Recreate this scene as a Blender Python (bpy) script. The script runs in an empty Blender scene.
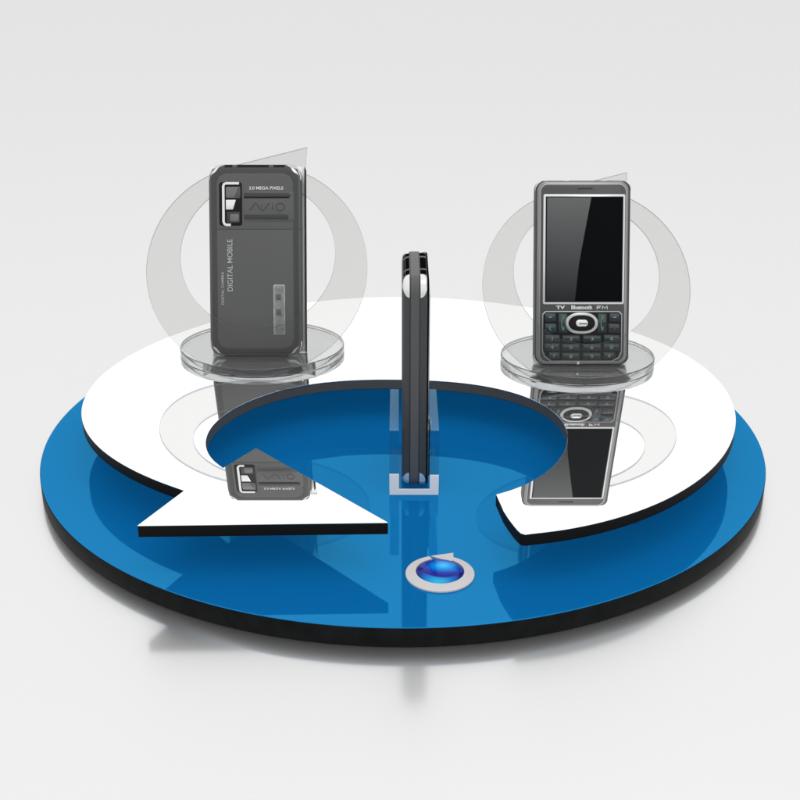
import bpy, math
from mathutils import Matrix, Vector
import mathutils.geometry as mg

K = 0.0005            # one modelling unit is half a millimetre
PI = math.pi
rad = math.radians
scene = bpy.context.scene
COL = scene.collection

# ------------------------------------------------------------------ materials
def newmat(name):
    m = bpy.data.materials.new(name); m.use_nodes = True
    nt = m.node_tree; nt.nodes.clear()
    out = nt.nodes.new('ShaderNodeOutputMaterial')
    return m, nt, out

def noise_bump(nt, scale, strength, dist=0.0001):
    tc = nt.nodes.new('ShaderNodeTexCoord')
    n = nt.nodes.new('ShaderNodeTexNoise'); n.inputs['Scale'].default_value = scale; n.inputs['Detail'].default_value = 6
    nt.links.new(tc.outputs['Object'], n.inputs['Vector'])
    b = nt.nodes.new('ShaderNodeBump'); b.inputs['Strength'].default_value = strength; b.inputs['Distance'].default_value = dist
    nt.links.new(n.outputs['Fac'], b.inputs['Height'])
    return n, b

def plastic(name, col, rough=0.4, metal=0.0, spec=0.5, coat=0.0, grain=0.0, grain_scale=2500, var=0.0):
    m, nt, out = newmat(name)
    p = nt.nodes.new('ShaderNodeBsdfPrincipled')
    p.inputs['Base Color'].default_value = (*col, 1)
    p.inputs['Roughness'].default_value = rough
    p.inputs['Metallic'].default_value = metal
    p.inputs['Specular IOR Level'].default_value = spec
    p.inputs['Coat Weight'].default_value = coat
    p.inputs['Coat Roughness'].default_value = 0.05
    if grain > 0 or var > 0:
        n, b = noise_bump(nt, grain_scale, grain)
        if grain > 0: nt.links.new(b.outputs['Normal'], p.inputs['Normal'])
        if var > 0:
            r = nt.nodes.new('ShaderNodeValToRGB')
            r.color_ramp.elements[0].position = 0.35; r.color_ramp.elements[1].position = 0.65
            r.color_ramp.elements[0].color = tuple(c*(1-var) for c in col) + (1,)
            r.color_ramp.elements[1].color = tuple(c*(1+var) for c in col) + (1,)
            nt.links.new(n.outputs['Fac'], r.inputs['Fac']); nt.links.new(r.outputs['Color'], p.inputs['Base Color'])
    nt.links.new(p.outputs['BSDF'], out.inputs['Surface'])
    return m

def mirror_mix(name, base, refl, fac, rough=0.0, bump=0.0, bscale=400):
    """lacquer: a diffuse body with a clear reflecting surface"""
    m, nt, out = newmat(name)
    d = nt.nodes.new('ShaderNodeBsdfDiffuse'); d.inputs['Color'].default_value = (*base, 1)
    g = nt.nodes.new('ShaderNodeBsdfGlossy'); g.inputs['Color'].default_value = (*refl, 1); g.inputs['Roughness'].default_value = rough
    if fac is None:
        mx = nt.nodes.new('ShaderNodeAddShader')
        nt.links.new(d.outputs[0], mx.inputs[0]); nt.links.new(g.outputs[0], mx.inputs[1])
    else:
        mx = nt.nodes.new('ShaderNodeMixShader'); mx.inputs[0].default_value = fac
        nt.links.new(d.outputs[0], mx.inputs[1]); nt.links.new(g.outputs[0], mx.inputs[2])
    if bump > 0:
        n, b = noise_bump(nt, bscale, bump)
        nt.links.new(b.outputs['Normal'], g.inputs['Normal'])
    nt.links.new(mx.outputs[0], out.inputs['Surface'])
    return m

def glass(name, tint=(0.93, 0.945, 0.945), haze=0.06, hazecol=(0.5, 0.5, 0.5), rough=0.0, ior=1.45):
    m, nt, out = newmat(name)
    g = nt.nodes.new('ShaderNodeBsdfGlass'); g.inputs['Color'].default_value = (*tint, 1)
    g.inputs['Roughness'].default_value = rough; g.inputs['IOR'].default_value = ior
    d = nt.nodes.new('ShaderNodeBsdfDiffuse'); d.inputs['Color'].default_value = (*hazecol, 1)
    mx = nt.nodes.new('ShaderNodeMixShader'); mx.inputs[0].default_value = haze
    nt.links.new(g.outputs[0], mx.inputs[1]); nt.links.new(d.outputs[0], mx.inputs[2])
    nt.links.new(mx.outputs[0], out.inputs['Surface'])
    return m

def thin(name, tint, haze=0.03, hazecol=(0.6, 0.6, 0.6), gloss=0.03, edge=0.25):
    """thin acrylic sheet: straight-through light tinted once per face, a little haze and sheen"""
    m, nt, out = newmat(name)
    t = nt.nodes.new('ShaderNodeBsdfTransparent'); t.inputs['Color'].default_value = (*tint, 1)
    d = nt.nodes.new('ShaderNodeBsdfDiffuse'); d.inputs['Color'].default_value = (*hazecol, 1)
    g = nt.nodes.new('ShaderNodeBsdfGlossy'); g.inputs['Roughness'].default_value = 0.02; g.inputs['Color'].default_value = (0.9, 0.9, 0.9, 1)
    m1 = nt.nodes.new('ShaderNodeMixShader'); m1.inputs[0].default_value = haze
    nt.links.new(t.outputs[0], m1.inputs[1]); nt.links.new(d.outputs[0], m1.inputs[2])
    lw = nt.nodes.new('ShaderNodeLayerWeight'); lw.inputs['Blend'].default_value = 0.12
    ma = nt.nodes.new('ShaderNodeMath'); ma.operation = 'MULTIPLY_ADD'; ma.inputs[1].default_value = edge; ma.inputs[2].default_value = gloss
    nt.links.new(lw.outputs['Facing'], ma.inputs[0])
    m2 = nt.nodes.new('ShaderNodeMixShader'); nt.links.new(ma.outputs[0], m2.inputs[0])
    nt.links.new(m1.outputs[0], m2.inputs[1]); nt.links.new(g.outputs[0], m2.inputs[2])
    nt.links.new(m2.outputs[0], out.inputs['Surface'])
    return m

M = {}
M['floor'] = mirror_mix('studio floor', (0.72, 0.72, 0.72), (0.775, 0.777, 0.775), 0.94, rough=0.165)
_nt = M['floor'].node_tree
_mx = [n for n in _nt.nodes if n.type == 'MIX_SHADER'][0]; _g1 = [n for n in _nt.nodes if n.type == 'BSDF_GLOSSY'][0]
_g1.inputs['Roughness'].default_value = 0.12
_g2 = _nt.nodes.new('ShaderNodeBsdfGlossy'); _g2.inputs['Color'].default_value = _g1.inputs['Color'].default_value; _g2.inputs["Roughness"].default_value = 0.34
_m2 = _nt.nodes.new('ShaderNodeMixShader'); _m2.inputs[0].default_value = 0.6
_nt.links.new(_g1.outputs[0], _m2.inputs[1]); _nt.links.new(_g2.outputs[0], _m2.inputs[2]); _nt.links.new(_m2.outputs[0], _mx.inputs[2])
M['blue'] = mirror_mix('blue lacquer', (0.0015, 0.068, 0.195), (0.012, 0.094, 0.148), None, rough=0.035)
# added emission makes the blue top glow, so shadows on it stay shallow
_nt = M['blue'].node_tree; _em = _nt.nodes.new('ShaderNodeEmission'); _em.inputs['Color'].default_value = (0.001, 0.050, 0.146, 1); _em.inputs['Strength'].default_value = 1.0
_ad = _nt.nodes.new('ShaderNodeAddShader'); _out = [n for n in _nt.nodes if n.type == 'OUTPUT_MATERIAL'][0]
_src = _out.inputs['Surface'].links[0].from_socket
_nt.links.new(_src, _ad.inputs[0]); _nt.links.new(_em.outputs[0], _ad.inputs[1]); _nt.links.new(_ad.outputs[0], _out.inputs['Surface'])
M['black_edge'] = plastic('black acrylic edge', (0.0075, 0.008, 0.0085), 0.5, spec=0.05, var=0.25, grain_scale=120)
M['dark_edge'] = plastic('black platform edge', (0.007, 0.007, 0.007), 0.5, spec=0.05)
M['inner_edge'] = plastic('grey inner edge', (0.085, 0.082, 0.078), 0.5, spec=0.2)
M['white_mirror'] = mirror_mix('white mirror acrylic', (0.85, 0.85, 0.85), (1.0, 1.0, 1.0), 0.985)
M['plaque'] = thin('smoked acrylic', (0.912, 0.912, 0.907), 0.012, (0.45, 0.45, 0.45), 0.004, 0.03)
M['plaque_edge'] = thin('plaque edge', (0.72, 0.745, 0.76), 0.22, (0.14, 0.21, 0.27), 0.04, 0.15)
M['foot'] = glass('clear acrylic foot', (0.955, 0.96, 0.96), 0.08, (0.50, 0.50, 0.51))
M['clear'] = thin('clear acrylic channel', (0.80, 0.90, 0.92), 0.01, (0.2, 0.5, 0.6), 0.005, 0.04)
M['sheen_edge'] = thin('acrylic edge painted sheen', (0.8, 0.9, 0.95), 0.16, (0.2, 0.55, 0.78), 0.03, 0.03)  # reflection on the channel tops put into a pale haze colour
M['frost'] = plastic('frosted acrylic edge', (0.86, 0.85, 0.84), 0.6, spec=0.2)
M['card'] = plastic('white card', (0.95, 0.95, 0.95), 0.6)
M['emblem_grey'] = plastic('grey emblem ring', (0.56, 0.54, 0.55), 0.45)
M['shell'] = plastic('dark grey phone shell', (0.048, 0.049, 0.050), 0.42, spec=0.35, grain=0.05, var=0.05, grain_scale=1500)
M['shell_cover'] = plastic('battery cover grey', (0.088, 0.089, 0.088), 0.45, spec=0.35, grain=0.05, var=0.03, grain_scale=1200)
M['matte_black'] = plastic('matte black recess', (0.004, 0.004, 0.004), 0.9, spec=0.0)
M['groove'] = plastic('dark groove', (0.018, 0.018, 0.018), 0.4)
M['groove_soft'] = plastic('engraved logo', (0.030, 0.031, 0.031), 0.5)
M['black'] = plastic('black plastic', (0.006, 0.006, 0.007), 0.3, spec=0.15)
M['silver'] = plastic('silver trim', (0.62, 0.62, 0.62), 0.22, metal=0.9)
M['gunmetal'] = plastic('gunmetal bezel', (0.23, 0.235, 0.235), 0.30, metal=0.75, grain=0.03)
M['trim'] = plastic('dull silver trim', (0.34, 0.35, 0.35), 0.3, metal=0.8)
M['nav'] = plastic('navigation silver', (0.46, 0.47, 0.47), 0.3, metal=0.8)
M['panel'] = plastic('dark front panel', (0.060, 0.060, 0.060), 0.35, metal=0.2)
M['cap'] = plastic('bright corner cap', (0.72, 0.72, 0.72), 0.25, metal=0.55)
M['band'] = plastic('side band', (0.085, 0.087, 0.088), 0.45, spec=0.3)
M['key'] = plastic('slate key', (0.014, 0.021, 0.024), 0.25, spec=0.25, coat=0.08)
M['key_dark'] = plastic('key painted shade', (0.006, 0.008, 0.009), 0.3)  # shaded copy of the key colour, shade put into the tone
M['key_highlight'] = plastic('key painted sheen', (0.055, 0.076, 0.082), 0.3, spec=0.3)  # highlight on the upper half of each key, painted as a lighter colour
M['glyph'] = plastic('white print', (0.72, 0.72, 0.72), 0.6)
M['glyph_dim'] = plastic('pale grey print', (0.21, 0.22, 0.225), 0.6)
M['glyph_mid'] = plastic('grey back print', (0.42, 0.42, 0.42), 0.6)
M['glyph_teal'] = plastic('teal print', (0.06, 0.17, 0.19), 0.6)
M['glyph_green'] = plastic('green print', (0.06, 0.15, 0.11), 0.6)
M['glyph_red'] = plastic('dark red print', (0.15, 0.012, 0.018), 0.6)
M['lens'] = plastic('dark lens glass', (0.02, 0.021, 0.023), 0.08, coat=1.0)
M['mirror'] = plastic('self portrait mirror', (0.75, 0.75, 0.75), 0.12, metal=0.6)
M['flash'] = plastic('grey flash window', (0.12, 0.12, 0.12), 0.3, coat=0.4)
M['plate'] = plastic('brushed name plate', (0.30, 0.31, 0.30), 0.4, metal=0.3, var=0.2, grain_scale=300)
M['inlay'] = plastic('plate field', (0.19, 0.195, 0.19), 0.45, spec=0.3, var=0.2, grain_scale=400)
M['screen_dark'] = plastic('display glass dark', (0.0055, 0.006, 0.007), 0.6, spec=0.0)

def painted_screen_sheen():  # diagonal glare, fading downwards, painted into the screen colour
    m, nt, out = newmat('display glass painted sheen')
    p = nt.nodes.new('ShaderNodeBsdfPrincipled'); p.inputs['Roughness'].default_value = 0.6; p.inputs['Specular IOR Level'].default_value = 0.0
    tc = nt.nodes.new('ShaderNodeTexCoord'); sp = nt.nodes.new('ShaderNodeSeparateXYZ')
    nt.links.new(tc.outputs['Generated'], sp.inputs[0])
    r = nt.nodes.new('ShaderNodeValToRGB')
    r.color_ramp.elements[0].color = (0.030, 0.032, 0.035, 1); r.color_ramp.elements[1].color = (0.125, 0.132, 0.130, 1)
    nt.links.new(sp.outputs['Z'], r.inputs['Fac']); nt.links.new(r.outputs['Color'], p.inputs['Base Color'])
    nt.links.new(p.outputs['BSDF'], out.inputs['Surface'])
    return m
M['screen_glare'] = painted_screen_sheen()

def dome_mat():  # glow inside the glass and bright lower crescent painted into the base colour
    m, nt, out = newmat('blue button painted glow')
    p = nt.nodes.new('ShaderNodeBsdfPrincipled'); p.inputs['Roughness'].default_value = 0.05; p.inputs['Coat Weight'].default_value = 0.0
    p.inputs['Specular IOR Level'].default_value = 0.12
    tc = nt.nodes.new('ShaderNodeTexCoord')
    def ball(cx, cy, sx, sy):
        mp = nt.nodes.new('ShaderNodeMapping'); mp.vector_type = 'TEXTURE'
        mp.inputs['Location'].default_value = (cx*K, cy*K, 0); mp.inputs['Scale'].default_value = (sx*K, sy*K, 1)
        nt.links.new(tc.outputs['Object'], mp.inputs['Vector'])
        s = nt.nodes.new('ShaderNodeSeparateXYZ'); nt.links.new(mp.outputs[0], s.inputs[0])
        c = nt.nodes.new('ShaderNodeCombineXYZ'); nt.links.new(s.outputs[0], c.inputs[0]); nt.links.new(s.outputs[1], c.inputs[1])
        l = nt.nodes.new('ShaderNodeVectorMath'); l.operation = 'LENGTH'; nt.links.new(c.outputs[0], l.inputs[0])
        return l.outputs['Value']
    def ramp(v, stops):
        r = nt.nodes.new('ShaderNodeValToRGB'); e = r.color_ramp.elements
        e[0].position, e[0].color = stops[0][0], (*stops[0][1], 1)
        e[1].position, e[1].color = stops[-1][0], (*stops[-1][1], 1)
        for q, c in stops[1:-1]:
            x = e.new(q); x.color = (*c, 1)
        nt.links.new(v, r.inputs[0]); return r.outputs[0]
    core_glow = ramp(ball(3, 3, 19, 15), [(0.0, (0.04, 0.55, 0.90)), (0.38, (0.0, 0.26, 0.75)), (0.75, (0.005, 0.04, 0.38)), (1.0, (0.02, 0.01, 0.22))])
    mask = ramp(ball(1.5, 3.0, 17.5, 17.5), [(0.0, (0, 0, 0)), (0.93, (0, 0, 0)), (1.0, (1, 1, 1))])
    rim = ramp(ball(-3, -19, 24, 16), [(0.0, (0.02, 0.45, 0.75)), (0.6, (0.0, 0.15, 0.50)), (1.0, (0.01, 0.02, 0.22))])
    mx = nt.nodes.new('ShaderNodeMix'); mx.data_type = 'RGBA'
    nt.links.new(mask, mx.inputs[0]); nt.links.new(core_glow, mx.inputs[6]); nt.links.new(rim, mx.inputs[7])
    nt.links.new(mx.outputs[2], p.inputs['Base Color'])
    nt.links.new(p.outputs['BSDF'], out.inputs['Surface'])
    return m
M['dome'] = dome_mat()

# ------------------------------------------------------------------ mesh helpers
class Mesh:
    def __init__(self): self.v = []; self.f = []
    def add(self, v, f):
        b = len(self.v); self.v += [tuple(p) for p in v]; self.f += [tuple(i + b for i in q) for q in f]
    def rings(self, rings, cap0=True, cap1=True, closed=True):
        n = len(rings[0]); v = [p for r in rings for p in r]; f = []
        for k in range(len(rings) - 1):
            for i in range(n if closed else n - 1):
                j = (i + 1) % n
                f.append((k*n + i, k*n + j, (k+1)*n + j, (k+1)*n + i))
        if cap0: f.append(tuple(range(n))[::-1])
        if cap1: f.append(tuple(range((len(rings)-1)*n, len(rings)*n)))
        self.add(v, f)

def link(name, mesh, mat, parent=None, smooth=None):
    o = bpy.data.objects.new(name, mesh); COL.objects.link(o)
    if mat is not None: mesh.materials.clear(); mesh.materials.append(mat)
    if parent is not None: o.parent = parent
    return o

def obj(name, mb, mat, parent=None, smooth=35, xf=None, normals=True):
    me = bpy.data.meshes.new(name)
    vs = [Vector(p) for p in mb.v]
    if xf is not None: vs = [xf @ p for p in vs]
    me.from_pydata([tuple(p * K) for p in vs], [], mb.f)
    me.update()
    if normals:
        import bmesh
        bm = bmesh.new(); bm.from_mesh(me); bmesh.ops.recalc_face_normals(bm, faces=bm.faces); bm.to_mesh(me); bm.free()
    if smooth:
        me.shade_smooth() if hasattr(me, 'shade_smooth') else None
        me.set_sharp_from_angle(angle=rad(smooth))
    return link(name, me, mat, parent)

def empty(name, loc, rot=None):
    o = bpy.data.objects.new(name, None); COL.objects.link(o)
    o.empty_display_size = 0.01
    o.location = Vector(loc) * K
    if rot is not None: o.rotation_euler = rot.to_euler()
    return o

def tag(o, label=None, cat=None, group=None, kind=None):
    if label: o['label'] = label
    if cat: o['category'] = cat
    if group: o['group'] = group
    if kind: o['kind'] = kind
    return o

def extrude(name, outlines, z0, z1, mat, parent=None, bevel=0.4, xf=None, smooth=30, edge_mat=None):
    """flat slab with holes (first outline outside, the others holes), softly bevelled"""
    cu = bpy.data.curves.new(name, 'CURVE'); cu.dimensions = '2D'; cu.fill_mode = 'BOTH'
    cu.extrude = max((z1 - z0)/2 - bevel, 0.0001); cu.bevel_depth = bevel; cu.bevel_resolution = 2; cu.offset = -bevel
    for ol in outlines:
        s = cu.splines.new('POLY'); s.points.add(len(ol) - 1)
        for i, p in enumerate(ol): s.points[i].co = (p[0], p[1], 0, 1)
        s.use_cyclic_u = True
    t = bpy.data.objects.new('tmp', cu); COL.objects.link(t)
    dg = bpy.context.evaluated_depsgraph_get()
    me = bpy.data.meshes.new_from_object(t.evaluated_get(dg))
    bpy.data.objects.remove(t); bpy.data.curves.remove(cu)
    me.name = name
    me.transform(Matrix.Translation((0, 0, (z0 + z1)/2)))
    if xf is not None: me.transform(xf)
    import bmesh
    bm = bmesh.new(); bm.from_mesh(me)
    bmesh.ops.remove_doubles(bm, verts=bm.verts, dist=1e-4)
    bmesh.ops.recalc_face_normals(bm, faces=bm.faces)
    bmesh.ops.scale(bm, vec=(K, K, K), verts=bm.verts); bm.to_mesh(me); bm.free()
    me.shade_smooth(); me.set_sharp_from_angle(angle=rad(smooth))
    nz = (xf.to_3x3() @ Vector((0, 0, 1))).normalized() if xf is not None else Vector((0, 0, 1))
    for p in me.polygons:
        if abs(p.normal.dot(nz)) > 0.999: p.use_smooth = False
    if edge_mat is not None:
        me.materials.clear(); me.materials.append(mat); me.materials.append(edge_mat)
        for p in me.polygons:
            if abs(p.normal.dot(nz)) < 0.9: p.material_index = 1
        mat = None
    return link(name, me, mat, parent)

def circle(cx, cy, rx, ry=None, n=96, a0=0.0, a1=2*PI, close=True):
    ry = rx if ry is None else ry
    m = n if close else n - 1
    return [(cx + rx*math.cos(a0 + (a1-a0)*i/m), cy + ry*math.sin(a0 + (a1-a0)*i/m)) for i in range(n)]

def rrect(x0, z0, x1, z1, r=2.0, n=6, ins=0.0, chamfer_bottom=0.0):
    x0 += ins; z0 += ins; x1 -= ins; z1 -= ins
    r = max(min(r - ins*0.6, (x1-x0)/2 - 1e-3, (z1-z0)/2 - 1e-3), 0.02)
    pts = []
    for cx, cz, a in ((x1-r, z1-r, 0), (x0+r, z1-r, PI/2), (x0+r, z0+r, PI), (x1-r, z0+r, 1.5*PI)):
        for i in range(n + 1):
            t = a + PI/2*i/n
            pts.append((cx + r*math.cos(t), cz + r*math.sin(t)))
    return pts

def offset(pts, d):
    """inset a counter-clockwise outline by d"""
    n = len(pts); out = []
    for i in range(n):
        a, b, c = Vector(pts[i-1]), Vector(pts[i]), Vector(pts[(i+1) % n])
        e1, e2 = (b - a), (c - b)
        if e1.length < 1e-9: e1 = e2
        if e2.length < 1e-9: e2 = e1
        e1.normalize(); e2.normalize()
        n1, n2 = Vector((-e1.y, e1.x)), Vector((-e2.y, e2.x))
        m = n1 + n2
        if m.length < 1e-6: m = n1
        m.normalize(); k = d / max(m.dot(n1), 0.4)
        q = b + m*k; out.append((q.x, q.y))
    return out

# ------------------------------------------------------------------ the display stand
RING_OUT = [[97.6,-297.1],[131.6,-288.6],[164.3,-275.4],[195.1,-257.8],[223.6,-236.3],[249.2,-211.4],[271.9,-183.7],[291.3,-153.5],[307.3,-121.3],[319.8,-87.5],[328.5,-52.4],[332.9,-16.5],[333.0,19.6],[328.4,55.5],[319.3,90.3],[305.7,123.4],[288.1,154.4],[267.1,182.7],[243.2,208.2],[217.1,230.8],[189.3,250.6],[160.1,267.7],[129.8,282.1],[98.4,293.9],[66.1,302.9],[33.0,308.7],[-0.7,311.0],[-34.4,309.7],[-67.9,304.4],[-100.7,295.3],[-132.2,282.5],[-162.2,266.2],[-190.3,246.9],[-216.5,224.8],[-240.6,200.3],[-262.5,173.4],[-281.8,144.4],[-298.2,113.2],[-311.0,80.0],[-319.7,45.3],[-323.5,9.6],[-322.1,-26.3],[-315.3,-61.5],[-303.2,-95.1],[-286.3,-126.3],[-265.5,-154.5],[-241.7,-179.5],[-215.9,-201.3],[-188.8,-220.4]]
RING_INN = [[79.6,-228.0],[94.3,-218.9],[107.8,-207.7],[119.9,-194.6],[130.5,-180.1],[139.5,-164.2],[146.8,-147.1],[152.3,-129.1],[155.6,-110.4],[156.4,-91.2],[154.5,-71.9],[149.6,-53.2],[141.7,-35.5],[130.9,-19.4],[117.7,-5.4],[102.6,6.1],[86.3,15.2],[69.4,22.1],[52.4,27.0],[35.5,30.3],[18.9,32.5],[2.7,33.8],[-13.5,34.4],[-29.6,34.3],[-45.9,33.1],[-62.3,30.8],[-78.7,26.9],[-95.0,21.2],[-110.7,13.6],[-125.7,4.1],[-139.7,-7.4],[-152.3,-20.6],[-163.3,-35.5],[-172.4,-51.9],[-179.3,-69.4],[-183.8,-87.8],[-185.4,-106.8],[-184.0,-125.7],[-179.4,-144.1],[-171.7,-161.2],[-161.2,-176.6]]
def smooth_path(p, k=4):
    out = []
    n = len(p)
    for i in range(n - 1):
        p0 = Vector(p[max(i-1, 0)]); p1 = Vector(p[i]); p2 = Vector(p[i+1]); p3 = Vector(p[min(i+2, n-1)])
        for j in range(k):
            t = j/k
            q = 0.5*((2*p1) + (-p0+p2)*t + (2*p0-5*p1+4*p2-p3)*t*t + (-p0+3*p1-3*p2+p3)*t**3)
            out.append((q.x, q.y))
    out.append(tuple(p[-1])); return out

R_DISC, T_DISC = 365.0, 17.5
ZF = -T_DISC - 0.3                                     # the studio floor
stand = tag(empty('display_stand', (0, 0, ZF)), 'round blue glossy display stand with raised white circular arrow and black edges', 'display stand')
def up(z): return Matrix.Translation((0, 0, z - ZF))
base = extrude('base_disc', [circle(0, 0, R_DISC, n=256)], -T_DISC, -0.9, M['black_edge'], stand, 0.5, up(0))
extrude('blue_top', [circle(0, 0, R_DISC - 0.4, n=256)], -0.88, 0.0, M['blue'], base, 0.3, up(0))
ZB, ZT = 33.0, 44.0
arrow = smooth_path(RING_OUT) + [(-216.8, -282.6), (-12.6, -277.6), (-136.2, -134.7)] + smooth_path(RING_INN)[::-1] + [(82.0, -246.0), (83.6, -258.0), (86.5, -271.0), (90.2, -284.0), (92.6, -291.0), (94.6, -295.3)]
plat = extrude('arrow_platform', [arrow], ZB, ZT - 0.65, M['dark_edge'], stand, 0.35, up(0))
extrude('white_mirror_top', [arrow], ZT - 0.63, ZT, M['white_mirror'], plat, 0.12, up(0))
ie = Mesh(); pth = smooth_path(RING_INN)
off = []
for i, p in enumerate(pth):
    a = Vector(pth[max(i-1, 0)]); b = Vector(pth[min(i+1, len(pth)-1)]); d = (b - a).normalized()
    off.append((p[0] - d.y*0.25, p[1] + d.x*0.25))
ie.add([(x, y, ZB + 0.6 - ZF) for x, y in off] + [(x, y, ZT - 0.9 - ZF) for x, y in off], [(i, i+1, len(off)+i+1, len(off)+i) for i in range(len(off)-1)])
obj('inner_edge', ie, M['inner_edge'], plat, smooth=60, normals=False)
for x, y in ((-165, -210), (200, -190), (-240, 110), (245, 120), (0, 190)):
    extrude('support_post', [rrect(x-11, y-11, x+11, y+11, 2)], 0.02, ZB - 0.02, M['clear'], stand, 0.5, up(0))

def arrow_ring(cx, cy, R, n=110):
    """a ring whose one end grows into an arrowhead, as on the emblem and the plaques"""
    hx, hy, hr = 0.005, 0.1275, 0.703
    P = lambda x, y: (cx + R*x, cy + R*y)
    pts = [P(-0.235, 0.985), ]
    pts2 = []
    a0, a1 = rad(65), rad(65 - 318)
    outer = [P(math.cos(a0 + (a1-a0)*i/n), math.sin(a0 + (a1-a0)*i/n)) for i in range(n + 1)]
    b0, b1 = rad(59), rad(59 - 312)
    inner = [P(hx + hr*math.cos(b0 + (b1-b0)*i/n), hy + hr*math.sin(b0 + (b1-b0)*i/n)) for i in range(n + 1)]
    path = [P(-0.235, 0.985), P(0.436, 1.165)] + outer + inner[::-1] + [P(0.372, 0.615)]
    return path[::-1]

emb = extrude('emblem', [arrow_ring(30.3, -286.5, 28.5)], 0.02, 1.6, M['emblem_grey'], stand, 0.25, up(0))
dm = Mesh(); rings = []
for k in range(13):
    t = (PI/2)*k/12*0.985
    r = 20.0*math.cos(t); z = 5.5*math.sin(t) + 0.02
    rings.append([(r*math.cos(2*PI*i/72), r*math.sin(2*PI*i/72), z) for i in range(72)])
dm.rings(rings)
dome = obj('glass_button', dm, M['dome'], stand, smooth=60)
dome.location = (30.3*K, -283.5*K, (0 - ZF)*K)

# ------------------------------------------------------------------ phone holders
def tilt(t): return Matrix.Rotation(-t, 4, 'X')
PT, RT = rad(19.0), rad(35.0)

def holder(label, cx, cy, a, b, px, py, pw, y0, pcs, pR, card=None):
    h = tag(empty('phone_holder', (cx, cy, ZT + 0.05)), label, 'phone holder', 'clear acrylic phone holders with round foot')
    extrude('foot', [circle(0, 0, a, b, n=144)], 0, 9.0, M['foot'], h, 1.3)
    # the circular arrow plaque leans back through the foot
    m = Matrix.Translation((0, y0 - cy, -0.05)) @ tilt(RT) @ Matrix.Rotation(PI/2, 4, 'X')
    extrude('arrow_plaque', [arrow_ring(px - cx + pcs[0], pcs[1], pR)], -2.8, 0, M['plaque'], h, 0.35, m, edge_mat=M['plaque_edge'])
    return h

HL = holder('clear round footed holder with arrow plaque behind the phone showing its back', -156, 118, 91, 77, -158, 76.6, 101, 33.9, (1.4, 123.6), 118.7)
HR = holder('clear round footed holder with arrow plaque behind the phone showing its screen', 190.5, 87, 83.5, 70, 190.2, 51, 100, 1.1, (2.4, 113.5), 108.9)

# the white card that stands behind the left phone
mc = Matrix.Translation((-158 - 0, 76.6 - 118, 0))
# the U channel of the middle phone
ch = tag(empty('phone_cradle', (10.3, -94, 0.05)), 'clear U shaped acrylic cradle holding the middle phone upright', 'phone holder')
mx = Matrix.Rotation(PI/2, 4, 'X')
U0 = [(-22.9, 0), (22.9, 0), (22.9, 65), (14.6, 65), (14.6, 6), (-14.0, 6), (-14.0, 65), (-22.9, 65)]
chn = extrude('channel', [U0], -50.0, 49.0, M['clear'], ch, 0.4, mx)
U1 = [(-22.9, 0), (22.9, 0), (22.9, 20.5), (14.6, 20.5), (14.6, 6), (-14.0, 6), (-14.0, 21.5), (-22.9, 21.5)]
extrude('frosted_edge', [U1], 49.05, 50.2, M['frost'], ch, 0.2, mx)

for xa, xb in ((-22.7, -14.2), (14.8, 22.7)):
    extrude('top_sheen', [rrect(xa, -48.8, xb, 49.8, 0.3, 2)], 65.04, 65.5, M['sheen_edge'], chn, 0.1)  # pale strip laid on each wall top stands in for its reflection

# ------------------------------------------------------------------ phones
T = 23.0
def prof(T=T):
    """(inset, depth) from front to back: soft metal bezel, straight side, rounded back"""
    return [(2.2, -T/2), (1.0, -T/2 + 0.5), (0.35, -T/2 + 1.6), (0.0, -T/2 + 3.4), (0.0, T/2 - 8.0), (0.5, T/2 - 5.2), (1.6, T/2 - 2.8), (3.4, T/2 - 1.2), (6.0, T/2 - 0.3), (8.5, T/2)]

def text_mesh(name, s, x0, z0, x1, z1, d, mat, parent, face, rot=0, bold=0.0, shear=0.0):
    cu = bpy.data.curves.new(name, 'FONT'); cu.body = s; cu.size = 10; cu.extrude = 0.12; cu.offset = bold; cu.shear = shear
    t = bpy.data.objects.new('tmp', cu); COL.objects.link(t)
    dg = bpy.context.evaluated_depsgraph_get()
    me = bpy.data.meshes.new_from_object(t.evaluated_get(dg))
    bpy.data.objects.remove(t); bpy.data.curves.remove(cu)
    me.transform(Matrix.Rotation(rot, 4, 'Z'))
    xs = [v.co.x for v in me.vertices]; ys = [v.co.y for v in me.vertices]
    sx = (x1 - x0)/(max(xs) - min(xs)); sy = (z1 - z0)/(max(ys) - min(ys))
    for v in me.vertices:
        x = x0 + (v.co.x - min(xs))*sx; z = z0 + (v.co.y - min(ys))*sy; e = d + v.co.z + 0.12
        v.co = Vector(fp(x, z, e, face)) * K
    me.name = name
    return link(name, me, mat, parent)

def fp(x, z, d, face):
    """point on a face: x to the right as seen, z up, d outwards"""
    return (x, -T/2 - d, z) if face == 'front' else (-x, T/2 + d, z)

def plate(name, outline, d0, d1, mat, parent, face, ins=0.3, smooth=35, dome=0.0):
    mb = Mesh()
    r = [[fp(x, z, d0, face) for x, z in outline], [fp(x, z, d1 - ins*0.7, face) for x, z in outline],
         [fp(x, z, d1, face) for x, z in offset(outline, ins)]]
    mb.rings(r)
    return obj(name, mb, mat, parent, smooth=smooth)

def stroke(pts, w):
    """outline of a thick line through 2D points"""
    L, R_ = [], []
    for i, p in enumerate(pts):
        a = Vector(pts[max(i-1, 0)]); b = Vector(pts[min(i+1, len(pts)-1)])
        d = (b - a).normalized(); nrm = Vector((-d.y, d.x))*w/2
        q = Vector(p); L.append(tuple(q + nrm)); R_.append(tuple(q - nrm))
    return R_ + L[::-1]

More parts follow.
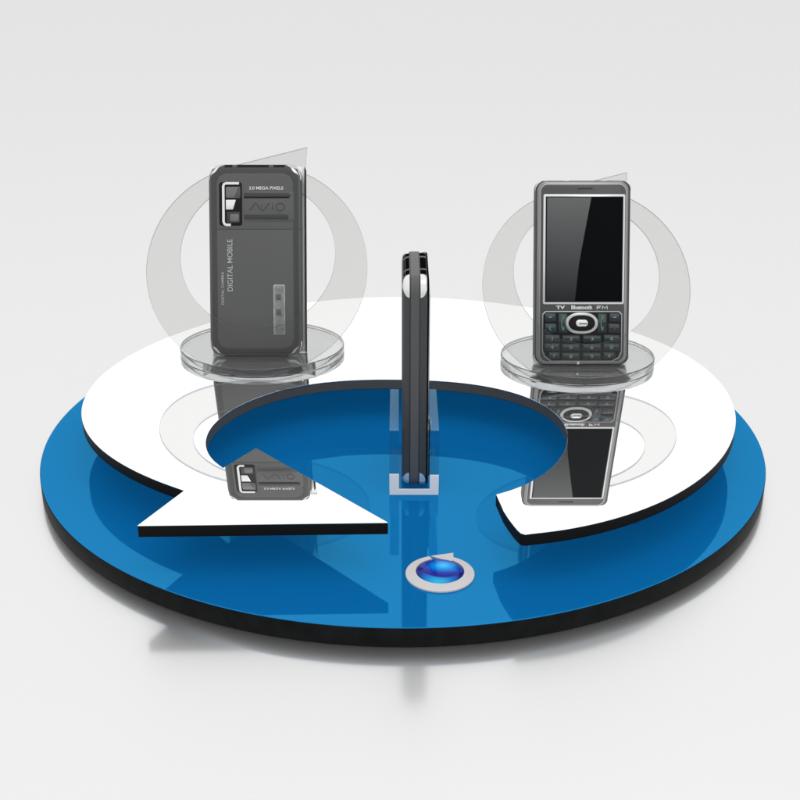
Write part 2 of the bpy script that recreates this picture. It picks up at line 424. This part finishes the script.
def strip(name, paths, w, d0, d1, mat, parent, face, closed=()):
    mb = Mesh()
    for path in paths:
        ol = stroke(path, w)
        n = len(path)
        R_, L = ol[:n], ol[n:][::-1]
        v = []; f = []
        for i in range(n):
            for (x, z) in (R_[i], L[i]):
                v += [fp(x, z, d0, face), fp(x, z, d1, face)]
        for i in range(n - 1):
            a = 4*i; b = 4*(i+1)
            f += [(a+1, b+1, b+3, a+3), (a, a+1, a+3, a+2) if i == 0 else (a, b, b+1, a+1), (a+2, a+3, b+3, b+2)]
            if i == 0: f.append((a, b, b+1, a+1))
        f.append((4*(n-1), 4*(n-1)+1, 4*(n-1)+3, 4*(n-1)+2))
        mb.add(v, f)
    return obj(name, mb, mat, parent)

def make_phone(label, W, L, RC=12.0):
    ph = tag(empty('mobile_phone', (0, 0, 0)), label, 'mobile phone', 'mobile phones on the display')
    mb = Mesh(); rings = []
    for ins, y in prof():
        ol = rrect(-W/2, 0, W/2, L, RC, 10, ins)
        rings.append([(x, y, z) for x, z in ol])
    mb.rings(rings)
    body = obj('body', mb, M['shell'], ph, smooth=40)
    # lighter band that runs around the rim
    mb = Mesh()
    rr = []
    for ins, y in ((0.2, -3.9), (-0.35, -3.6), (-0.35, 3.6), (0.2, 3.9)):
        rr.append([(x, y, z) for x, z in rrect(-W/2, 0, W/2, L, RC, 10, ins)])
    mb.rings(rr, False, False)
    obj('side_band', mb, M['band'], ph)
    # dark seams each side of the band
    for s in (-1, 1):
        mb = Mesh()
        rr = [[(x, y*s, z) for x, z in rrect(-W/2, 0, W/2, L, RC, 10, ins)] for ins, y in ((0.2, 3.95), (-0.12, 4.0), (-0.12, 4.7), (0.2, 4.75))]
        mb.rings(rr, False, False)
        obj('seam', mb, M['groove'], ph)
    # bright caps at the corners and slots on the top rim, both laid on the shell's own curve
    pf = prof()
    def ins_at(y):
        for (i0, y0), (i1, y1) in zip(pf, pf[1:]):
            if y0 <= y <= y1: return i0 + (i1 - i0)*(y - y0)/max(y1 - y0, 1e-6)
        return pf[-1][0]
    def patch(name, mat, spt, n, m, half, s, lift):
        """spt(u) -> point and outward direction on the outline; half(u) -> reach across the rim"""
        mb = Mesh(); v = []
        for i in range(n + 1):
            u = i/n; (x, z), (dx, dz) = spt(u); wd = half(u)
            for j in range(m + 1):
                yy = s*(4.8 + wd*j/m)
                r = lift - ins_at(yy)
                v.append((x + dx*r, yy, z + dz*r))
        mb.add(v, [(i*(m+1)+j, (i+1)*(m+1)+j, (i+1)*(m+1)+j+1, i*(m+1)+j+1) for i in range(n) for j in range(m)])
        return obj(name, mb, mat, ph)
    arc = RC*PI/2; ext = 2.5
    for qx in (-1, 1):
        for top in (0, 1):
            def spt(u):
                q = -ext + (arc + 2*ext)*u
                cx = W/2 - RC; cz = (L - RC) if top else RC; sz = 1 if top else -1
                if q < 0: return (qx*(W/2), cz + sz*q), (qx, 0)
                if q > arc: return (qx*(cx - (q - arc)), cz + sz*RC), (0, sz)
                t = q/RC
                return (qx*(cx + RC*math.cos(t)), cz + sz*RC*math.sin(t)), (qx*math.cos(t), sz*math.sin(t))
            for s in (-1, 1):
                patch('corner_cap', M['cap'], spt, 24, 6, lambda u: 0.3 + 5.9*math.sqrt(max(0.0, 1 - (2*u - 1)**2)), s, 0.18)
    for x0, x1 in ((24, W/2 - RC - 3), (-15, 19), (-W/2 + RC + 3, -20)):
        for s in (-1, 1):
            patch('top_slot', M['matte_black'], lambda u: ((x0 + (x1 - x0)*u, L), (0, 1)), 2, 5, lambda u: 5.6, s, 0.12)
    return ph, body

def back_details(ph, body, W, L, X, Z):
    """X, Z turn measured picture positions on the back into units"""
    F = 'back'
    def side_plate(name, x0, x1, zb, zt, rb, rt, slope):
        # bevelled on its two long sides, butted square against its neighbour at the seam
        mb = Mesh()
        def ring(ins, d):
            o = []
            b = rb; t = rt
            o += [(x0 + ins + b, zb + (ins if b > 1 else 0)), (x1 - ins - b, zb + (ins if b > 1 else 0))]
            o += [(x1 - ins - b*0.3, zb + (ins if b > 1 else 0) + b*0.3), (x1 - ins, zb + (ins if b > 1 else 0) + b)]
            o += [(x1 - ins, zt - (ins if t > 1 else 0) - t), (x1 - ins - t*0.3, zt - (ins if t > 1 else 0) - t*0.3)]
            o += [(x1 - ins - t, zt - (ins if t > 1 else 0)), (x0 + ins + t, zt - (ins if t > 1 else 0))]
            o += [(x0 + ins + t*0.3, zt - (ins if t > 1 else 0) - t*0.3), (x0 + ins, zt - (ins if t > 1 else 0) - t)]
            o += [(x0 + ins, zb + (ins if b > 1 else 0) + b), (x0 + ins + b*0.3, zb + (ins if b > 1 else 0) + b*0.3)]
            return [fp(x, z, d, F) for x, z in o]
        mb.rings([ring(0, -2.2), ring(slope*0.5, -0.55), ring(slope, 0.25)])
        return obj(name, mb, M['shell_cover'], ph, smooth=50)
    side_plate('battery_cover', X(210.0), X(300.2), Z(355.5), Z(229.3), 9, 0.5, 9.0)
    side_plate('camera_panel', X(210.0), X(300.2), Z(228.4), Z(166.0), 0.5, 10, 9.0)
    # two grooves
    cp = plate('logo_panel', rrect(X(243.2), Z(221.5), X(294), Z(190.8), 3, 6), 0.0, 0.75, M['shell_cover'], ph, F, 0.8)
    plate('groove_bar', [(X(244.2), Z(197.8)), (X(289), Z(197.8)), (X(291.6), Z(195.0)), (X(289), Z(192.6)), (X(244.2), Z(192.6))], 0.5, 0.95, M['groove_soft'], cp, F, 0.3)
    plate('groove_line', [(X(244.2), Z(197.9)), (X(289), Z(197.9)), (X(290), Z(196.3)), (X(244.2), Z(196.3))], 0.8, 1.05, M['black'], cp, F, 0.1)
    plate('groove_bar', rrect(X(244.2), Z(219.3), X(288.5), Z(214.2), 0.5), 0.5, 0.95, M['groove'], cp, F, 0.3)
    # engraved wordmark: zigzag wave, dot, i, O
    x0, x1, zt, zb = X(249.5), X(284.7), Z(202.8), Z(210.8)
    w = x1 - x0; hh = zt - zb
    wave = [(x0 + w*a, zb + hh*b) for a, b in ((0, 0.1), (0.05, 0.25), (0.12, 0.75), (0.17, 0.98), (0.22, 0.80), (0.30, 0.30), (0.37, 0.02), (0.44, 0.25), (0.52, 0.80), (0.57, 0.97))]
    oo = [(x0 + w*0.88 + w*0.115*math.cos(t*PI/12), (zt+zb)/2 + hh*0.47*math.sin(t*PI/12)) for t in range(25)]
    dots = [[(x0 + w*0.33, zb + hh*0.62), (x0 + w*0.375, zb + hh*0.62)], [(x0 + w*0.665, zb + hh*0.1), (x0 + w*0.665, zb + hh*0.62)], [(x0 + w*0.665, zb + hh*0.78), (x0 + w*0.665, zb + hh*0.95)]]
    strip('engraved_wordmark', [wave, oo] + dots, 1.0, 0.6, 0.9, M['groove_soft'], cp, F)
    text_mesh('lettering', '3.0 MEGA PIXELS', X(249.5), Z(189.3), X(283.5), Z(186.2), 0.25, M['glyph'], ph, F, bold=0.1)
    text_mesh('lettering', 'DIGITAL MOBILE', X(227), Z(291), X(232.3), Z(239), 0.45, M['glyph_mid'], ph, F, rot=PI/2, bold=0.08)
    text_mesh('lettering', 'DIGITAL CAMERA', X(220.8), Z(304.6), X(223.4), Z(271.5), 0.45, M['glyph_mid'], ph, F, rot=PI/2, bold=0.08)
    # name plate
    npl = plate('name_plate', rrect(X(272.8), Z(335), X(284.8), Z(284.3), 2, 6), 0.2, 1.1, M['plate'], ph, F, 0.5)
    strip('embossed_mark', [[(X(276), Z(331.5)), (X(281.5), Z(333)), (X(277), Z(326)), (X(282), Z(327.5))], [(X(277), Z(323)), (X(280.5), Z(320.5)), (X(278), Z(317))]], 1.1, 1.1, 1.35, M['glyph_dim'], npl, F)
    for a, b in ((315, 309), (300, 294)):
        plate('embossed_square', rrect(X(275.6), Z(a), X(280.6), Z(b), 1.0), 1.1, 1.35, M['shell_cover'], npl, F, 0.2)
    plate('embossed_dot', circle(X(277.8), Z(304), 1.6, n=16), 1.1, 1.35, M['glyph_dim'], npl, F, 0.2)
    plate('embossed_dash', rrect(X(275.6), Z(289.2), X(280.6), Z(287.2), 0.6), 1.1, 1.35, M['glyph_dim'], npl, F, 0.2)
    plate('plate_inlay', rrect(X(274.3), Z(334), X(283.4), Z(285.5), 1.6, 6), 1.0, 1.18, M['inlay'], npl, F, 0.1)
    # camera module
    cam = plate('camera_module', rrect(X(219.3), Z(225.5), X(242.4), Z(181.8), 3, 6), 0.0, 0.6, M['black'], ph, F, 0.6)
    br = [(X(239.5), Z(183.2)), (X(226.5), Z(183.2)), (X(224.6), Z(184.0)), (X(223.8), Z(186)), (X(223.8), Z(221.5)), (X(224.8), Z(223.8)), (X(226.6), Z(224.6)), (X(231), Z(224.6))]
    strip('silver_bracket', [br], 2.6, 0.4, 1.7, M['cap'], cam, F)
    plate('lens_window', rrect(X(226.2), Z(197.6), X(240.6), Z(186.6), 1.5), 0.4, 1.3, M['flash'], cam, F, 0.5)
    plate('lens', [(X(234.5), Z(197)), (X(240.4), Z(197)), (X(240.4), Z(187.2)), (X(238.5), Z(187.2))], 1.2, 1.45, M['lens'], cam, F, 0.1)
    plate('mirror', [(X(226.2), Z(209.2)), (X(233.2), Z(209.2)), (X(236.2), Z(199.6)), (X(226.2), Z(199.6))], 0.4, 1.3, M['mirror'], cam, F, 0.4)
    plate('flash', rrect(X(226.8), Z(222.6), X(240), Z(211.4), 1.2), 0.4, 1.2, M['groove'], cam, F, 0.5)
    plate('flash_window', rrect(X(230.0), Z(221.4), X(239.4), Z(213.4), 2.0), 1.0, 1.5, M['flash'], cam, F, 0.8)

def front_details(ph, body, W, L, X, Z, frame='gunmetal', trim='trim'):
    F = 'front'
    fr = plate('front_frame', rrect(X(537.2), Z(364.0), X(630.2), Z(180.6), 9.5, 8), -0.5, 0.8, M[frame], ph, F, 1.6, smooth=60)
    plate('trim_line', rrect(X(540.0), Z(362.3), X(627.8), Z(183.0), 8.4, 8), 0.6, 0.95, M[trim], fr, F, 0.4)
    plate('front_panel', rrect(X(540.6), Z(364.6-3), X(627.2), Z(183.6), 8, 8), 0.5, 1.05, M['panel'], ph, F, 0.5)
    sf = plate('screen_frame', rrect(X(543.6), Z(303.6), X(626.2), Z(193.8), 1.2, 4), 0.8, 1.6, M['silver'], ph, F, 0.4)
    plate('screen_border', rrect(X(545.8), Z(301.6), X(624.4), Z(195.9), 0.6, 4), 1.2, 1.75, M['black'], sf, F, 0.1)
    sl = plate('screen', [(X(547.2), Z(300.6)), (X(576.2), Z(300.6)), (X(580), Z(263)), (X(591.8), Z(196.9)), (X(547.2), Z(196.9))], 1.5, 1.95, M['screen_glare'], ph, F, 0.05)  # lighter half of the screen carries the painted diagonal glare
    plate('screen_dark_half', [(X(576.3), Z(300.6)), (X(623.4), Z(300.6)), (X(623.4), Z(196.9)), (X(591.9), Z(196.9)), (X(580.1), Z(263))], 1.5, 1.95, M['screen_dark'], sl, F, 0.05)
    sp = plate('earpiece', rrect(X(576.5), Z(189.6), X(594.5), Z(185.6), 1.6, 5), 0.9, 1.2, M['band'], ph, F, 0.3)
    plate('earpiece_slot', rrect(X(578), Z(188.6), X(593), Z(186.9), 0.8, 4), 1.1, 1.3, M['groove'], sp, F, 0.1)
    text_mesh('lettering', 'TV', X(557.3), Z(308.6), X(566.3), Z(305.2), 1.05, M['glyph'], ph, F, bold=0.35)
    text_mesh('lettering', 'Bluetooth', X(572.8), Z(308.8), X(593.8), Z(304.8), 1.05, M['glyph'], ph, F, bold=0.25)
    fx = [(X(603.0), Z(305.6)), (X(599.0), Z(305.6)), (X(599.0), Z(308.6))]
    fb = [(X(599.0), Z(307.1)), (X(602.2), Z(307.1))]
    mp = [(X(604.4), Z(308.6)), (X(604.4), Z(305.5)), (X(606.9), Z(307.6)), (X(609.4), Z(305.5)), (X(609.4), Z(308.6))]
    strip('lettering', [fx, fb, mp], 0.75, 1.0, 1.15, M['glyph'], ph, F)
    # keypad
    def field(g):
        l, r, t, b, c = X(543.2 + g), X(624.6 - g), Z(310.6 + g), Z(361.6 - g), 9.5
        return [(l + c, b), (r - c, b), (r - 2.5, b + 4), (r, b + 10), (r, t - 3), (r - 3, t), (l + 3, t), (l, t - 3), (l, b + 11), (l + 2.5, b + 5)]
    kf = plate('keypad_frame', field(0), 0.8, 1.7, M['trim'], ph, F, 0.4)
    plate('keypad_well', field(0.95), 1.2, 1.85, M['black'], kf, F, 0.1)
    def key(x0, y0, x1, y1, glyph=None, gm='glyph_dim', poly=None, mat='key'):
        k = plate('key', poly if poly else rrect(X(x0), Z(y1), X(x1), Z(y0), 1.4, 4), 1.6, 3.0, M[mat], ph, F, 0.9)
        h = (y1 - y0)
        plate('key_painted_sheen', rrect(X(x0 + 1.2), Z(y0 + h*0.46), X(x1 - 1.2), Z(y0 + 0.9), 0.8, 3), 2.9, 3.12, M['key_highlight'], k, F, 0.15)  # painted highlight laid on the key
        if glyph:
            cx = (x0 + x1)/2; w = 0.55 if glyph == '1' else 1.6; hg = 1.9 if glyph == '-' else 0.0
            text_mesh('lettering', glyph, X(cx - w), Z(y1 - 2.1 - hg), X(cx + w), Z(y0 + 1.7 + hg), 3.12, M[gm], k, F, bold=0.15)
        return k
    cols = [(545.3, 561.4), (563.2, 582.0), (584.2, 603.6), (605.4, 622.3)]
    rows = [(334.6, 342.2), (343.2, 351.0), (352.2, 359.4)]
    gl = [['1', '2', '3', '*'], ['4', '5', '6', '0'], ['7', '8', '9', '#']]
    for ri, (y0, y1) in enumerate(rows):
        for ci, (x0, x1) in enumerate(cols):
            if ri == 2 and ci == 0: x0 += 4.5
            if ri == 2 and ci == 3: x1 -= 4.5
            key(x0, y0 + (0.6 if ci in (1, 2) else 0), x1, y1 + (0.8 if ci in (1, 2) and ri == 2 else 0), gl[ri][ci])
    key(545.3, 312.6, 557.2, 321.4, '-'); key(611.0, 312.6, 622.4, 321.4, '-')
    key(545.3, 323.2, 557.8, 332.6, '(', 'glyph_teal'); key(610.2, 323.2, 622.4, 332.6, ')', 'glyph_red')
    for s, x0, x1 in ((-1, 559.0, 569.0), (1, 599.0, 609.0)):
        key(x0, 313.0, x1, 332.4, 'c', 'glyph_green')
    nav = plate('navigation_ring', [(X(583.2) + 17.4*math.copysign(abs(math.cos(t))**0.8, math.cos(t)), Z(322.8) + 11.2*math.sin(t)) for t in [2*PI*i/64 for i in range(64)]], 1.6, 4.0, M['nav'], ph, F, 1.6)
    plate('navigation_pad', [(X(583.2) + 14.2*math.copysign(abs(math.cos(t))**0.8, math.cos(t)), Z(322.8) + 8.6*math.sin(t)) for t in [2*PI*i/64 for i in range(64)]], 3.5, 4.3, M['black'], nav, F, 0.5)
    ce = plate('centre_key', rrect(X(577.2), Z(326.0), X(589.2), Z(319.4), 3.2, 8), 4.0, 5.4, M['cap'], nav, F, 0.7)
    plate('centre_mark', rrect(X(580.2), Z(323.9), X(588.4), Z(322.7), 0.4, 3), 5.3, 5.55, M['band'], ce, F, 0.05)
    plate('microphone', rrect(X(579), Z(364.6), X(581.5), Z(361.6), 0.8, 4), 0.8, 1.3, M['silver'], ph, F, 0.2)

XR = lambda p: (p - 584.0)*100.3/96.5
XL = lambda p: (p - 254.9)*1.074
LL, LR, LC = 206.0, 193.5, 203.0
def place(ph, x, y, z, t, yaw):
    m = tilt(t) @ Matrix.Rotation(yaw, 4, 'Z')
    ph.rotation_euler = m.to_euler()
    n = tilt(t) @ Vector((0, T/2, 0))
    ph.location = (Vector((x, y, z)) + n)*K

p1, b1 = make_phone('dark grey mobile phone on left holder turned to show its camera and back cover', 99.5, LL, 14.5)
ZL = lambda p: (357 - p)*LL/193.0
back_details(p1, b1, 99.5, LL, XL, ZL)
place(p1, -158.6, 76.6, 53.6, PT, PI)
p2, b2 = make_phone('gunmetal mobile phone on right holder showing its dark screen and keypad', 100.3, LR, 8.5)
ZR = lambda p: (364.6 - p)*LR/184.6
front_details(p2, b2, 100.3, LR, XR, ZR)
place(p2, 190.2, 51.0, 54.4, PT, 0)
p3, b3 = make_phone('slim dark phone standing upright edge on in the middle cradle', 99.0, LC, 14.0)
ZC = lambda p: (364.6 - p)*LC/184.6
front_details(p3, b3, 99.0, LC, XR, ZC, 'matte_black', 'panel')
m3 = Matrix.Rotation(PI/2, 4, 'Z')
p3.rotation_euler = m3.to_euler(); p3.location = Vector((10.4, -94.3, 6.4))*K

# white backing card with a dark right edge behind the left phone (part of its holder)
cb = Mesh()
mcard = Matrix.Translation((-158 - (-156), 76.6 - 118, 53.6 - ZT)) @ tilt(PT)
x0, x1 = -50.6, 51.4
cb.rings([[(x0, y, 0.5), (x1, y, 0.5), (x1, y, LL - 0.2), (x0, y, LL - 0.2)] for y in (T + 0.15, T + 0.9)])
obj('backing_card', cb, M['card'], HL, smooth=None, xf=mcard)
cb = Mesh()
cb.rings([[(x1 + 0.02, y, 0.5), (x1 + 1.7, y, 0.5), (x1 + 1.7, y, LL - 4), (x1 + 0.02, y, LL - 0.4)] for y in (T - 3, T + 1.0)])
obj('dark_card_edge', cb, M['black'], HL, smooth=None, xf=mcard)

# ------------------------------------------------------------------ the setting
fm = Mesh(); S = 60000
fm.add([(-S, -S, 0), (S, -S, 0), (S, S, 0), (-S, S, 0)], [(0, 1, 2, 3)])
fl = obj('floor', fm, M['floor'], None, smooth=None, normals=False); fl.location = (0, 0, ZF*K)
tag(fl, kind='structure')

w = bpy.data.worlds.new('World'); scene.world = w; w.use_nodes = True
nt = w.node_tree; nt.nodes.clear()
out = nt.nodes.new('ShaderNodeOutputWorld'); bg = nt.nodes.new('ShaderNodeBackground')
tc = nt.nodes.new('ShaderNodeTexCoord'); sp = nt.nodes.new('ShaderNodeSeparateXYZ')
nt.links.new(tc.outputs['Generated'], sp.inputs[0])
rp = nt.nodes.new('ShaderNodeValToRGB'); e = rp.color_ramp.elements
def g(v, b=1.0): return (v, v, v*b, 1)
# z of the view direction, 0 at the horizon, 1 overhead; the ramp stores a third of the brightness
stops = [(0.0, 0.90), (0.09, 0.93), (0.22, 1.04), (0.35, 1.10), (0.6, 1.12), (1.0, 1.22)]
e[0].position = 0.0; e[0].color = g(stops[0][1]/3); e[1].position = 1.0; e[1].color = g(stops[-1][1]/3)
for q, v in stops[1:-1]:
    x = e.new(q); x.color = g(v/3)
nt.links.new(sp.outputs['Z'], rp.inputs[0]); nt.links.new(rp.outputs[0], bg.inputs['Color'])
bg.inputs['Strength'].default_value = 3.0
nt.links.new(bg.outputs[0], out.inputs['Surface'])

def area(name, loc, target, size, power):
    l = bpy.data.lights.new(name, 'AREA'); l.energy = power; l.size = size*K; l.shape = 'DISK'; l.specular_factor = 1.0
    o = bpy.data.objects.new(name, l); COL.objects.link(o); o.location = Vector(loc)*K
    o.rotation_euler = (Vector(target) - Vector(loc)).to_track_quat('-Z', 'Y').to_euler()
    return o
area('added_top_lamp', (250, -250, 1100), (0, -50, 0), 420, 0.25)  # unseen overhead lamp, added for soft top light and highlights

# ------------------------------------------------------------------ camera
cd = bpy.data.cameras.new('camera'); cam = bpy.data.objects.new('camera', cd); COL.objects.link(cam)
cd.sensor_width = 36; cd.lens = 36*1225.9/800; cd.clip_start = 0.01; cd.clip_end = 200
cam.location = Vector((-2.768, -1162.675, 529.313))*K
cam.rotation_euler = (PI/2 - 0.401949, 0, 0)
scene.camera = cam
scene.view_settings.view_transform = 'Standard'; scene.view_settings.look = 'None'
scene.view_settings.exposure = 0; scene.view_settings.gamma = 1
scene.render.engine = 'CYCLES'
cy = scene.cycles
cy.max_bounces = 24; cy.transmission_bounces = 20; cy.glossy_bounces = 12; cy.transparent_max_bounces = 16
cy.use_denoising = True
try: cy.denoiser = 'OPENIMAGEDENOISE'
except Exception: pass
cy.sample_clamp_indirect = 6
